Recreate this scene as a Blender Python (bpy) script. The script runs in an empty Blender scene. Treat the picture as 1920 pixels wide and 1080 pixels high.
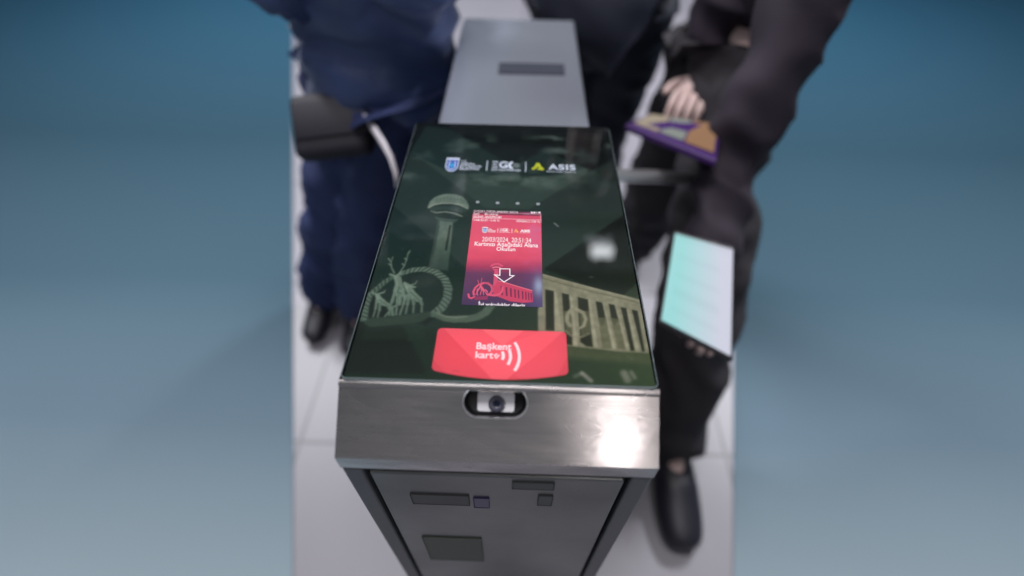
import bpy, bmesh, math, random
import numpy as np
from mathutils import Vector, noise, Matrix
random.seed(4); np.random.seed(4)
scene = bpy.context.scene
COL = scene.collection

# ------------------------------------------------------------------ camera
PITCH, ROLL, YAW, FPX = math.radians(48.017), math.radians(1.0605), math.radians(0.846), 932.0
EYE = Vector((0.0, 0.0, 1.343))
def axes():
    cp, sp = math.cos(PITCH), math.sin(PITCH)
    a = Vector((0, cp, -sp)); r = Vector((1, 0, 0)); u = Vector((0, sp, cp))
    cr, sr = math.cos(ROLL), math.sin(ROLL)
    r2, u2 = r*cr + u*sr, u*cr - r*sr
    R = Matrix.Rotation(YAW, 3, 'Z')
    return R @ r2, R @ u2, R @ a
CR, CU, CA = axes()
cam_d = bpy.data.cameras.new('camera'); cam = bpy.data.objects.new('camera', cam_d); COL.objects.link(cam)
M3 = Matrix((CR, CU, -CA)).transposed()
cam.matrix_world = Matrix.Translation(EYE) @ M3.to_4x4()
cam_d.sensor_width = 36.0; cam_d.lens = FPX/1920*36
cam_d.clip_start = 0.02; cam_d.clip_end = 100
cam_d.dof.use_dof = True; cam_d.dof.focus_distance = 0.478; cam_d.dof.aperture_fstop = 1.35
scene.camera = cam

# ------------------------------------------------------------------ world, lamps, exposure
world = bpy.data.worlds.new('World'); scene.world = world; world.use_nodes = True
bg = world.node_tree.nodes['Background']; bg.inputs[0].default_value = (0.90, 0.92, 1.0, 1); bg.inputs[1].default_value = 0.20
scene.view_settings.view_transform = 'Standard'; scene.view_settings.look = 'None'
scene.view_settings.exposure = 0.0; scene.view_settings.gamma = 1.0
scene.view_settings.use_curve_mapping = False
scene.render.engine = 'CYCLES'
scene.cycles.max_bounces = 6; scene.cycles.use_denoising = True
CEIL = 3.4
def area(name, loc, aim, sx, sy, power, col=(1, .96, .92)):
    d = bpy.data.lights.new(name, 'AREA'); d.shape = 'RECTANGLE'; d.size = sx; d.size_y = sy; d.energy = power; d.color = col
    o = bpy.data.objects.new(name, d); COL.objects.link(o); o.location = loc
    o.rotation_euler = (Vector(aim)-Vector(loc)).to_track_quat('-Z', 'Y').to_euler()
    return o
area('overhead_fill', (2.1, 2.8, 3.25), (0.6, 2.0, 0), 1.2, 0.3, 150, (.95, .96, 1))  # added unseen pair of lamps, brightens the far floor
area('overhead_fill', (-2.2, 3.0, 3.25), (-0.2, 2.3, 0), 1.2, 0.3, 150, (.95, .96, 1))
area('overhead_fill', (-1.9, -0.2, 3.25), (0.0, 0.6, 0.6), 1.2, 0.3, 12, (.95, .95, 1))
area('overhead_fill', (-0.1, 0.70, 3.25), (-0.1, 0.70, 0.0), 1.3, 0.5, 49, (1, .97, .97))  # added unseen lamp overhead, brightens the top of the reader
# tube whose mirror image makes the bright streak on the sloped steel front
_d = (CA + (1160-960)/FPX*CR - (600-540)/FPX*CU).normalized(); _e = Vector((0, .2034, .9925))-(EYE+.392*(CA + (944-960)/FPX*CR - (869-540)/FPX*CU)); _e.x = 0; _n = Vector((0, -_e.z, _e.y)).normalized()
_p = EYE + _d*0.42; _r = _d-2*_d.dot(_n)*_n
_t = area('tube_lamp', _p+_r*2.1, _p, 0.03, 1.8, 6.0, (1, .93, .9))
_y = (CU-2*CU.dot(_n)*_n); _y = (_y-_y.dot(_r)*_r).normalized()
_t.rotation_euler = Matrix((_y.cross(_r), _y, _r)).transposed().to_euler()

# ------------------------------------------------------------------ helpers
def lin(c):
    return tuple(((v/255)/12.92 if v/255 <= .04045 else ((v/255+.055)/1.055)**2.4) for v in c)
def at(px, py, D):                       # point at distance D along the lens axis
    return EYE + D*(CA + (px-960)/FPX*CR - (py-540)/FPX*CU)
def onz(px, py, z):                      # point on the level z
    d = CA + (px-960)/FPX*CR - (py-540)/FPX*CU
    return EYE + d*((z-EYE.z)/d.z)
_m = {}
def mat(name, col, rough=.5, metal=0., spec=.5, emit=None, es=1., noise_amt=0., nscale=30., bump=0., bscale=200., stretch=None, attr=None, coat=0., aniso=0., sheen=0.):
    if name in _m: return _m[name]
    m = bpy.data.materials.new(name); m.use_nodes = True; nt = m.node_tree
    b = nt.nodes['Principled BSDF']
    b.inputs['Base Color'].default_value = (*col, 1); b.inputs['Roughness'].default_value = rough
    b.inputs['Metallic'].default_value = metal; b.inputs['Specular IOR Level'].default_value = spec
    b.inputs['Coat Weight'].default_value = coat; b.inputs['Anisotropic'].default_value = aniso
    b.inputs['Sheen Weight'].default_value = sheen
    tc = nt.nodes.new('ShaderNodeTexCoord'); mp = nt.nodes.new('ShaderNodeMapping')
    nt.links.new(tc.outputs['Object'], mp.inputs[0])
    if stretch: mp.inputs['Scale'].default_value = stretch
    if attr:
        at_ = nt.nodes.new('ShaderNodeAttribute'); at_.attribute_name = attr
        if not emit: nt.links.new(at_.outputs['Color'], b.inputs['Base Color'])
        if emit: nt.links.new(at_.outputs['Color'], b.inputs['Emission Color']); b.inputs['Emission Strength'].default_value = es
    elif emit:
        b.inputs['Emission Color'].default_value = (*emit, 1); b.inputs['Emission Strength'].default_value = es
    if noise_amt and not attr:
        n = nt.nodes.new('ShaderNodeTexNoise'); n.inputs['Scale'].default_value = nscale; n.inputs['Detail'].default_value = 6
        nt.links.new(mp.outputs[0], n.inputs[0])
        mx = nt.nodes.new('ShaderNodeMix'); mx.data_type = 'RGBA'
        mx.inputs[6].default_value = (*[c*(1-noise_amt) for c in col], 1)
        mx.inputs[7].default_value = (*[min(1, c*(1+noise_amt)) for c in col], 1)
        nt.links.new(n.outputs[0], mx.inputs[0]); nt.links.new(mx.outputs[2], b.inputs['Base Color'])
    if bump:
        n2 = nt.nodes.new('ShaderNodeTexNoise'); n2.inputs['Scale'].default_value = bscale; n2.inputs['Detail'].default_value = 4
        nt.links.new(mp.outputs[0], n2.inputs[0])
        bp = nt.nodes.new('ShaderNodeBump'); bp.inputs['Strength'].default_value = bump; bp.inputs['Distance'].default_value = .002
        nt.links.new(n2.outputs[0], bp.inputs['Height']); nt.links.new(bp.outputs[0], b.inputs['Normal'])
    _m[name] = m
    return m
def tag(o, label=None, cat=None, group=None, kind=None):
    if label: o['label'] = label
    if cat: o['category'] = cat
    if group: o['group'] = group
    if kind: o['kind'] = kind
    return o
def thing(name, loc, label, cat, group=None):
    o = bpy.data.objects.new(name, None); COL.objects.link(o); o.location = loc
    o.empty_display_size = .05
    bpy.context.view_layer.update()
    return tag(o, label, cat, group)
def link(name, me, m, parent=None, smooth=False, label=None):
    o = bpy.data.objects.new(name, me); COL.objects.link(o)
    if m is not None: me.materials.append(m)
    if parent is not None:
        o.parent = parent
        w = Vector((0, 0, 0)); p = parent
        while p is not None: w += p.location; p = p.parent
        o.location = -w if parent.parent is None or True else o.location
    if smooth:
        for p in me.polygons: p.use_smooth = True
    if label: o['label'] = label
    return o
# every mesh is written in world coordinates; link() cancels the parent's offset.
def mesh_from(verts, faces, name='m'):
    me = bpy.data.meshes.new(name); me.from_pydata([tuple(v) for v in verts], [], faces); me.update(); return me
def box_mesh(c, s, bev=0., seg=2, rot=None):
    bm = bmesh.new(); bmesh.ops.create_cube(bm, size=1)
    for v in bm.verts: v.co = Vector((v.co.x*s[0], v.co.y*s[1], v.co.z*s[2]))
    if bev: bmesh.ops.bevel(bm, geom=bm.edges[:], offset=bev, segments=seg, affect='EDGES', profile=.5)
    if rot is not None:
        for v in bm.verts: v.co = rot @ v.co
    for v in bm.verts: v.co += Vector(c)
    me = bpy.data.meshes.new('box'); bm.to_mesh(me); bm.free(); return me
def prism(poly, vec, bev=0.):
    """poly: 3-D outline, vec: extrusion"""
    bm = bmesh.new(); vs = [bm.verts.new(p) for p in poly]; f = bm.faces.new(vs)
    r = bmesh.ops.extrude_face_region(bm, geom=[f])
    for e in r['geom']:
        if isinstance(e, bmesh.types.BMVert): e.co += Vector(vec)
    bmesh.ops.recalc_face_normals(bm, faces=bm.faces[:])
    if bev: bmesh.ops.bevel(bm, geom=bm.edges[:], offset=bev, segments=3, affect='EDGES', profile=.5)
    me = bpy.data.meshes.new('prism'); bm.to_mesh(me); bm.free(); return me
def tube_mesh(pts, rad, seg=16):
    verts = []; faces = []; pts = [Vector(p) for p in pts]
    n = len(pts); rads = rad if isinstance(rad, (list, tuple)) else [rad]*n
    for i, p in enumerate(pts):
        t = (pts[min(i+1, n-1)]-pts[max(i-1, 0)]).normalized()
        up = Vector((0, 0, 1)) if abs(t.z) < .9 else Vector((1, 0, 0))
        a = t.cross(up).normalized(); b = t.cross(a)
        for k in range(seg):
            th = 2*math.pi*k/seg; verts.append(p+rads[i]*(math.cos(th)*a+math.sin(th)*b))
    for i in range(n-1):
        for k in range(seg):
            faces.append([i*seg+k, i*seg+(k+1) % seg, (i+1)*seg+(k+1) % seg, (i+1)*seg+k])
    faces.append(list(range(seg))[::-1]); faces.append([(n-1)*seg+k for k in range(seg)])
    return mesh_from(verts, faces)
def skin(nodes, edges, root=0, sub=2, puff=None):
    me = bpy.data.meshes.new('sk'); me.from_pydata([tuple(n[0]) for n in nodes], edges, []); me.update()
    o = bpy.data.objects.new('sk', me); COL.objects.link(o)
    md = o.modifiers.new('s', 'SKIN'); md.use_smooth_shade = True; md.branch_smoothing = .6
    if not me.skin_vertices: raise RuntimeError('skin')
    for i, n in enumerate(nodes):
        r = n[1] if isinstance(n[1], (tuple, list)) else (n[1], n[1])
        me.skin_vertices[0].data[i].radius = r; me.skin_vertices[0].data[i].use_root = (i == root)
    sd = o.modifiers.new('d', 'SUBSURF'); sd.levels = sub; sd.render_levels = sub
    dg = bpy.context.evaluated_depsgraph_get()
    out = bpy.data.meshes.new_from_object(o.evaluated_get(dg))
    bpy.data.objects.remove(o)
    if puff:
        amp, sc = puff
        out.update(); nrm = [v.normal.copy() for v in out.vertices]
        for v, nn in zip(out.vertices, nrm):
            q = Vector((v.co.x*sc[0], v.co.y*sc[1], v.co.z*sc[2]+v.co.x*sc[0]*.6))
            v.co += nn*amp*(1-2*abs(noise.noise(q)))
    return out

# ------------------------------------------------------------------ materials
def steel(name, col, rough, streak=(3, 220, 220), aniso=0.):
    m = bpy.data.materials.new(name); m.use_nodes = True; nt = m.node_tree; b = nt.nodes['Principled BSDF']; L = nt.links
    b.inputs['Metallic'].default_value = 1.0
    tc = nt.nodes.new('ShaderNodeTexCoord')
    mp = nt.nodes.new('ShaderNodeMapping'); mp.inputs['Scale'].default_value = streak; L.new(tc.outputs['Object'], mp.inputs[0])
    n1 = nt.nodes.new('ShaderNodeTexNoise'); n1.inputs['Scale'].default_value = 6; n1.inputs['Detail'].default_value = 5; L.new(mp.outputs[0], n1.inputs[0])
    n2 = nt.nodes.new('ShaderNodeTexNoise'); n2.inputs['Scale'].default_value = 14; n2.inputs['Detail'].default_value = 7; n2.inputs['Distortion'].default_value = 1.2
    mp2 = nt.nodes.new('ShaderNodeMapping'); mp2.inputs['Scale'].default_value = (.7, 2.0, 2.0); L.new(tc.outputs['Object'], mp2.inputs[0]); L.new(mp2.outputs[0], n2.inputs[0])
    # base: fine streaks and cloudy smudges
    r1 = nt.nodes.new('ShaderNodeMapRange'); r1.inputs[1].default_value = .3; r1.inputs[2].default_value = .7; r1.inputs[3].default_value = .86; r1.inputs[4].default_value = 1.08; L.new(n1.outputs[0], r1.inputs[0])
    r2 = nt.nodes.new('ShaderNodeMapRange'); r2.inputs[1].default_value = .35; r2.inputs[2].default_value = .7; r2.inputs[3].default_value = .72; r2.inputs[4].default_value = 1.15; L.new(n2.outputs[0], r2.inputs[0])
    mu = nt.nodes.new('ShaderNodeMath'); mu.operation = 'MULTIPLY'; L.new(r1.outputs[0], mu.inputs[0]); L.new(r2.outputs[0], mu.inputs[1])
    vm = nt.nodes.new('ShaderNodeVectorMath'); vm.operation = 'SCALE'; vm.inputs[0].default_value = col; L.new(mu.outputs[0], vm.inputs['Scale'])
    L.new(vm.outputs[0], b.inputs['Base Color'])
    r3 = nt.nodes.new('ShaderNodeMapRange'); r3.inputs[1].default_value = .3; r3.inputs[2].default_value = .7; r3.inputs[3].default_value = rough+.08; r3.inputs[4].default_value = rough-.05; L.new(n2.outputs[0], r3.inputs[0])
    L.new(r3.outputs[0], b.inputs['Roughness'])
    bp = nt.nodes.new('ShaderNodeBump'); bp.inputs['Strength'].default_value = .12; bp.inputs['Distance'].default_value = .0003
    L.new(n1.outputs[0], bp.inputs['Height']); L.new(bp.outputs[0], b.inputs['Normal'])
    if aniso:
        b.inputs['Anisotropic'].default_value = aniso
        tg = nt.nodes.new('ShaderNodeTangent'); tg.direction_type = 'RADIAL'; tg.axis = 'X'
        L.new(tg.outputs[0], b.inputs['Tangent']); b.inputs['Anisotropic Rotation'].default_value = 0.0
    return m
STEEL = steel('brushed_steel', (.56, .525, .53), .24, aniso=.8)
STEEL_LID = mat('satin_steel', (.54, .58, .68), .28, .75, noise_amt=.10, nscale=4)
STEEL_DK = steel('dark_steel', (.12, .12, .13), .45)
CHROME = mat('polished_steel', (.75, .77, .8), .30, .8)
BLACK = mat('black_plastic', (.004, .004, .006), .4, spec=.25)
WHITEP = mat('white_plastic', (.72, .71, .76), .55)
LETTER = mat('white_ink', (.66, .73, .88), .6, spec=.2)
LETTERW = mat('warm_white_ink', (.92, .80, .86), .6, spec=.2)
LIMEINK = mat('lime_ink', (.50, .56, .03), .6, spec=.2)
BLUEINK = mat('blue_ink', (.018, .075, .42), .6, spec=.2)
CYANINK = mat('cyan_ink', (.04, .36, .70), .6, spec=.2)
GREYINK = mat('grey_ink', (.24, .30, .31), .6, spec=.2)
PRINT = mat('printed_sheet', (.02, .04, .04), .6, spec=.15, attr='ink')
STICK = mat('red_sheet', (.8, .1, .13), .6, spec=.2, attr='ink')
LCD = mat('lcd', (0, 0, 0), .4, spec=.1, attr='ink', emit=(1, 1, 1), es=1.0)
def glow(name, c, s=1.0):
    return mat(name, (.01, .01, .01), .5, emit=lin(c), es=s)
LCDW = glow('lcd_white', (255, 246, 250), 1.0)
LCDP = glow('lcd_pink_line', (255, 200, 215))
LCDO = glow('lcd_orange', (255, 185, 100))
LCDB = glow('lcd_blue', (60, 90, 170))

# ------------------------------------------------------------------ setting: floor, ceiling, far wall
me = mesh_from([(-6, -3, 0), (6, -3, 0), (6, 7, 0), (-6, 7, 0)], [[0, 1, 2, 3]])
FLOORM = mat('pale_floor', (.255, .245, .275), .42, noise_amt=.10, nscale=3.0, bump=.03, bscale=40)
tag(link('floor', me, FLOORM), 'pale grey polished hall floor', None, kind='structure')
_nt = FLOORM.node_tree; _b = _nt.nodes['Principled BSDF']; _br = _nt.nodes.new('ShaderNodeTexBrick'); _br.offset = 0
_br.inputs['Color1'].default_value = (1, 1, 1, 1); _br.inputs['Color2'].default_value = (.93, .93, .94, 1); _br.inputs['Mortar'].default_value = (.55, .55, .56, 1)
_br.inputs['Scale'].default_value = 1.0; _br.inputs['Brick Width'].default_value = .6; _br.inputs['Row Height'].default_value = .6; _br.inputs['Mortar Size'].default_value = .006
_tc = _nt.nodes.new('ShaderNodeTexCoord'); _nt.links.new(_tc.outputs['Object'], _br.inputs[0])
_mm = _nt.nodes.new('ShaderNodeMix'); _mm.data_type = 'RGBA'; _mm.blend_type = 'MULTIPLY'; _mm.inputs[0].default_value = 1
_src = _b.inputs['Base Color'].links[0].from_socket; _nt.links.new(_src, _mm.inputs[6]); _nt.links.new(_br.outputs[0], _mm.inputs[7]); _nt.links.new(_mm.outputs[2], _b.inputs['Base Color'])
# added matt blue sheets standing in for side bars, paler near, darker far
bm_ = bpy.data.materials.new('side_bar_blue'); bm_.use_nodes = True; _n2 = bm_.node_tree; _b2 = _n2.nodes['Principled BSDF']
_b2.inputs['Roughness'].default_value = .9; _b2.inputs['Specular IOR Level'].default_value = 0.05
_t2 = _n2.nodes.new('ShaderNodeTexCoord'); _s2 = _n2.nodes.new('ShaderNodeSeparateXYZ'); _n2.links.new(_t2.outputs['Object'], _s2.inputs[0])
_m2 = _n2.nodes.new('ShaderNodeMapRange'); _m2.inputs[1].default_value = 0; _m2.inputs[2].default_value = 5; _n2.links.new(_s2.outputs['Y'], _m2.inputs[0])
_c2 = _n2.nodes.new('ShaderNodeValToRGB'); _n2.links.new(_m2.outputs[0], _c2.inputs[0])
BLUE_STOPS = [(.05, (160, 178, 188), .72), (.13, (124, 147, 163), .64), (.242, (92, 122, 139), .54), (.432, (64, 96, 114), .54), (.83, (42, 81, 104), 1.05)]  # last value scales the colour to even out the lamp light
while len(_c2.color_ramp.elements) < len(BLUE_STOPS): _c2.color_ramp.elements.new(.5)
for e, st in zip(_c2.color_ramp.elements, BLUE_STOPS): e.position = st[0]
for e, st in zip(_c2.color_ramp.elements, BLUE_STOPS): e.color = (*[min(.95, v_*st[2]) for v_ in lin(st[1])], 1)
_nz = _n2.nodes.new('ShaderNodeTexNoise'); _nz.inputs['Scale'].default_value = 60; _n2.links.new(_t2.outputs['Object'], _nz.inputs[0])
_bp = _n2.nodes.new('ShaderNodeBump'); _bp.inputs['Strength'].default_value = .1; _n2.links.new(_nz.outputs[0], _bp.inputs['Height']); _n2.links.new(_bp.outputs[0], _b2.inputs['Normal'])
_n2.links.new(_c2.outputs[0], _b2.inputs['Base Color'])
for _px, _sx in ((549, -6), (1376, 6)):
    _a, _e2 = onz(_px, 1180, .004), onz(_px, -40, .004); _dr = (_e2-_a)/(_e2.y-_a.y)
    _f = _a+_dr*(-3-_a.y); _g = _a+_dr*(7-_a.y)
    tag(link('side_bar_sheet', box_mesh((0, 0, 0), (1, 1, 1)) if False else prism([(_f.x, -3, .001), (_sx, -3, .001), (_sx, 6.9, .001), (_g.x-_dr.x*.1, 6.9, .001)], (0, 0, .003)), bm_), 'added matt blue sheet beside the pale lane, standing in for a side bar', None, kind='structure')
CEILM = mat('ceiling_paint', (.30, .33, .32), .7, noise_amt=.2, nscale=2.)
tag(link('ceiling', box_mesh((0, 2.2, CEIL+.05), (12, 10, .1)), CEILM), 'dark ceiling above the gates', None, kind='structure')
for i in range(7):
    tag(link('ceiling_joint', box_mesh((0, 1.35+i*.62, CEIL-.02), (12, .11, .035)), mat('joint', (.004, .004, .004), .8)), 'dark joint running across the ceiling', None, kind='structure')
tag(link('wall', box_mesh((0, 7.0, 1.7), (12, .1, 3.39)), mat('wall_paint', (.55, .60, .68), .6, noise_amt=.06)), 'pale wall far behind the gates', None, kind='structure')

# ------------------------------------------------------------------ numpy drawing for printed sheets
class Sheet:
    """a fine grid of ink colours laid on a flat sheet, drawn in sheet coordinates (metres)"""
    def __init__(s, u0, u1, v0, v1, step):
        s.nu = int(round((u1-u0)/step))+1; s.nv = int(round((v1-v0)/step))+1; s.step = step
        s.U, s.V = np.meshgrid(np.linspace(u0, u1, s.nu), np.linspace(v0, v1, s.nv)); s.C = np.zeros((s.nv, s.nu, 3))
    def fill(s, c): s.C[:] = lin(c)
    def blend(s, A, c, mode='mix'):
        c = np.array(lin(c)); A = A[..., None]
        if mode == 'mix': s.C = s.C*(1-A)+c*A
        elif mode == 'mul': s.C = s.C*(1-A+A*c)
    def sd(s, P):
        P = np.array(P, float); d = np.full(s.U.shape, 1e9); inside = np.zeros(s.U.shape, bool)
        for i in range(len(P)):
            a, b = P[i], P[(i+1) % len(P)]
            d = np.minimum(d, s.seg(a, b))
            cond = ((a[1] > s.V) != (b[1] > s.V))
            with np.errstate(divide='ignore', invalid='ignore'):
                xi = (b[0]-a[0])*(s.V-a[1])/(b[1]-a[1]+1e-12)+a[0]
            inside ^= cond & (s.U < xi)
        return np.where(inside, -d, d)
    def seg(s, a, b):
        ab = (b[0]-a[0], b[1]-a[1]); L = ab[0]**2+ab[1]**2+1e-14
        t = np.clip(((s.U-a[0])*ab[0]+(s.V-a[1])*ab[1])/L, 0, 1)
        return np.hypot(s.U-a[0]-t*ab[0], s.V-a[1]-t*ab[1])
    def poly(s, P, c, alpha=1., soft=None, mask=None):
        soft = soft or s.step*.8
        A = np.clip(.5-s.sd(P)/soft, 0, 1)*alpha
        if mask is not None: A = A*mask
        s.blend(A, c); return A
    def line(s, P, w, c, alpha=1., soft=None, w2=None):
        soft = soft or s.step*.8; A = np.zeros(s.U.shape); n = len(P)-1
        for i in range(n):
            ww = w if w2 is None else w+(w2-w)*i/max(1, n-1)
            A = np.maximum(A, np.clip(.5-(s.seg(P[i], P[i+1])-ww/2)/soft, 0, 1))
        s.blend(A*alpha, c); return A
    def noise(s, fx, fy, oct=4, seed=0):
        out = np.zeros(s.U.shape); amp = 1; tot = 0
        rs = np.random.RandomState(seed)
        for o in range(oct):
            g = rs.rand(64, 64); x = (s.U*fx*2**o) % 63; y = (s.V*fy*2**o) % 63
            xi = x.astype(int); yi = y.astype(int); xf = x-xi; yf = y-yi
            xf = xf*xf*(3-2*xf); yf = yf*yf*(3-2*yf)
            v = (g[yi, xi]*(1-xf)+g[yi, (xi+1) % 64]*xf)*(1-yf)+(g[(yi+1) % 64, xi]*(1-xf)+g[(yi+1) % 64, (xi+1) % 64]*xf)*yf
            out += v*amp; tot += amp; amp *= .5
        return out/tot
    def build(s, z, keep=None):
        X = np.stack([s.U.ravel(), s.V.ravel(), np.full(s.U.size, z)], 1)
        i = np.arange(s.nu*s.nv).reshape(s.nv, s.nu)
        F = np.stack([i[:-1, :-1].ravel(), i[:-1, 1:].ravel(), i[1:, 1:].ravel(), i[1:, :-1].ravel()], 1)
        me = bpy.data.meshes.new('sheet')
        me.vertices.add(len(X)); me.vertices.foreach_set('co', X.ravel().astype(np.float32))
        me.loops.add(F.size); me.loops.foreach_set('vertex_index', F.ravel().astype(np.int32))
        me.polygons.add(len(F)); me.polygons.foreach_set('loop_start', (np.arange(len(F))*4).astype(np.int32))
        me.polygons.foreach_set('loop_total', np.full(len(F), 4, np.int32))
        me.update(calc_edges=True)
        at_ = me.color_attributes.new('ink', 'FLOAT_COLOR', 'POINT')
        C = np.concatenate([s.C.reshape(-1, 3), np.ones((s.C.size//3, 1))], 1)
        at_.data.foreach_set('color', C.ravel().astype(np.float32))
        return me

# ------------------------------------------------------------------ the turnstile and its card reader
X0, Y0, W, LEN = -0.01217, 0.20786, 0.2522, 0.38925        # glass plate
ZP = 0.9970                                                 # level of the print under the glass
def g(px, py, z=ZP):
    p = onz(px, py, z); return (p.x, p.y)
def G(pts, z=ZP): return [g(a, b, z) for a, b in pts]
def crop(x0, y0, s): return lambda pts: G([(x0+a/s, y0+b/s) for a, b in pts])
gate = thing('turnstile', (X0, 0.6, 0), 'brushed steel turnstile with a green glass card reader on top, in the middle', 'turnstile')

# --- head housing: side profile, extruded across; chamfered front with an oval opening
chb = at(944, 869, 0.392)                                   # lower edge of the sloped front
FY, FZ = chb.y, chb.z
T0 = Vector((0, Y0-.0045, .9925))                           # upper edge of the sloped front
xl, xr = X0-W/2-.002, X0+W/2+.002
def P3(x, y, z): return Vector((x, y, z))
SL = (Vector((0, FY, FZ))-T0); SLEN = SL.length; SD = SL.normalized(); SN = Vector((0, -abs(SD.z), abs(SD.y))).normalized()
if SN.dot(CA) > 0: SN = -SN
# opening centre on the slope
def on_slope(px, py):
    d = CA + (px-960)/FPX*CR - (py-540)/FPX*CU
    t = (T0-EYE).dot(SN)/d.dot(SN); return EYE+d*t
oc = on_slope(928.5, 755); ol = on_slope(869, 754); orr = on_slope(988, 757); ot = on_slope(928, 727); ob = on_slope(928, 784)
OW = (orr-ol).length/2; OH = (ot-ob).length/2
def stadium(w, h, n=14):
    r = h; pts = []
    for k in range(n+1):
        th = -math.pi/2+math.pi*k/n; pts.append((w-r+r*math.cos(th), r*math.sin(th)))
    for k in range(n+1):
        th = math.pi/2+math.pi*k/n; pts.append((-(w-r)+r*math.cos(th), r*math.sin(th)))
    return pts
def slope_pt(u, v, depth=0.): return oc + Vector((u, 0, 0)) - SD*v - SN*depth
bm = bmesh.new()
cs = [bm.verts.new(p) for p in [Vector((xl, T0.y, T0.z)), Vector((xr, T0.y, T0.z)), Vector((xr, FY, FZ)), Vector((xl, FY, FZ))]]
hs = [bm.verts.new(slope_pt(u, v)) for u, v in stadium(OW, OH)]
es = [bm.edges.new((cs[i], cs[(i+1) % 4])) for i in range(4)]+[bm.edges.new((hs[i], hs[(i+1) % len(hs)])) for i in range(len(hs))]
bmesh.ops.triangle_fill(bm, use_beauty=True, use_dissolve=False, edges=es)
# rim of the opening folded inwards
hin = [bm.verts.new(slope_pt(u, v, .0018)) for u, v in stadium(OW-.0006, OH-.0006)]
for i in range(len(hs)): bm.faces.new((hs[i], hs[(i+1) % len(hs)], hin[(i+1) % len(hs)], hin[i]))
# folded lip up to the glass
prof = [(T0.y, T0.z)]
for k in range(1, 7):
    th = math.radians(k*15); prof.append((T0.y+.0045*(1-math.cos(th)), T0.z+.0040*math.sin(th)))
for i in range(len(prof)-1):
    (a, b), (c, d) = prof[i], prof[i+1]
    q = [bm.verts.new(p) for p in [(xl, a, b), (xr, a, b), (xr, c, d), (xl, c, d)]]
    bm.faces.new(q)
# under fold and sides
BK = Y0+LEN+.002
for x in (xl, xr):
    q = [bm.verts.new(p) for p in [(x, FY, FZ)]+[(x, a, b) for a, b in prof]+[(x, BK, prof[-1][1]), (x, BK, .94), (x, FY, .94)]]
    bm.faces.new(q)
for q in ([(xl, BK, .94), (xr, BK, .94), (xr, BK, prof[-1][1]), (xl, BK, prof[-1][1])], [(xl, FY, .94), (xr, FY, .94), (xr, BK, .94), (xl, BK, .94)],
          [(xl, FY, .94), (xr, FY, .94), (xr, FY, FZ), (xl, FY, FZ)]):
    bm.faces.new([bm.verts.new(p) for p in q])
bmesh.ops.remove_doubles(bm, verts=bm.verts[:], dist=1e-5)
bmesh.ops.recalc_face_normals(bm, faces=bm.faces[:])
me = bpy.data.meshes.new('housing'); bm.to_mesh(me); bm.free()
# keep brushing tangent around x for the steel
head = link('reader_housing', me, STEEL, gate)

# --- scanner window in the sloped front
def ring_mesh(outer, inner, d0, d1):
    n = len(outer); vs = [slope_pt(u, v, d0) for u, v in outer]+[slope_pt(u, v, d1) for u, v in inner]
    return mesh_from(vs, [[i, (i+1) % n, n+(i+1) % n, n+i] for i in range(n)])
n_ = len(stadium(1, .4))
vs = []; fs = []
levels = [(OW-.0006, OH-.0006, .0018), (OW-.0008, OH-.0008, .0075), (OW-.0022, OH-.0022, .0080), (OW-.0024, OH-.0024, .0100), (OW-.0030, OH-.0030, .0104)]
for w, h, d in levels: vs += [slope_pt(u, v, d) for u, v in stadium(w, h)]
for k in range(len(levels)-1):
    for i in range(n_): fs.append([k*n_+i, k*n_+(i+1) % n_, (k+1)*n_+(i+1) % n_, (k+1)*n_+i])
fs.append([(len(levels)-1)*n_+i for i in range(n_)])
scan = link('scanner_window', mesh_from(vs, fs), BLACK, gate, True)
def rrect(w, h, r, n=6):
    pts = []
    for cx, cy, t0 in ((w-r, h-r, 0), (-(w-r), h-r, 90), (-(w-r), -(h-r), 180), (w-r, -(h-r), 270)):
        for k in range(n+1):
            th = math.radians(t0+90*k/n); pts.append((cx+r*math.cos(th), cy+r*math.sin(th)))
    return pts
def slab_on_slope(pts, cu, cv, d0, d1):
    n = len(pts); vs = [slope_pt(cu+u, cv+v, d1) for u, v in pts]+[slope_pt(cu+u, cv+v, d0) for u, v in pts]
    return mesh_from(vs, [list(range(n, 2*n))]+[[i, (i+1) % n, n+(i+1) % n, n+i] for i in range(n)])
DF = .0103
def slopeuv(px, py, d=.0098):
    dd = CA + (px-960)/FPX*CR - (py-540)/FPX*CU
    t = ((T0-SN*d)-EYE).dot(SN)/dd.dot(SN); p = EYE+dd*t-oc
    return p.x, -p.dot(SD)
a = slopeuv(896, 734); b = slopeuv(964, 773)
rim = stadium(OW, OH); ro = stadium(OW+.0007, OH+.0007)
link('window_rim', ring_mesh(ro, rim, -.0002, -.0004), CHROME, scan, True)
link('light_panel', slab_on_slope(rrect((b[0]-a[0])/2, abs(a[1]-b[1])/2, .0022), (a[0]+b[0])/2, (a[1]+b[1])/2, .0098, .0104), WHITEP, scan)
c = slopeuv(931.5, 757); R0 = abs(slopeuv(947, 757)[0]-c[0])
vs = []; fs = []; N = 40
lv = [(R0, .0098), (R0, .0084), (R0*.94, .0080), (R0*.42, .0094), (R0*.38, .0096)]
for r, d in lv: vs += [slope_pt(c[0]+r*math.cos(2*math.pi*k/N), c[1]+r*math.sin(2*math.pi*k/N), d) for k in range(N)]
for k in range(len(lv)-1):
    for i in range(N): fs.append([k*N+i, k*N+(i+1) % N, (k+1)*N+(i+1) % N, (k+1)*N+i])
lens = link('lens', mesh_from(vs, fs), mat('lens_hood', (.055, .055, .085), .3), scan, True)
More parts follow.
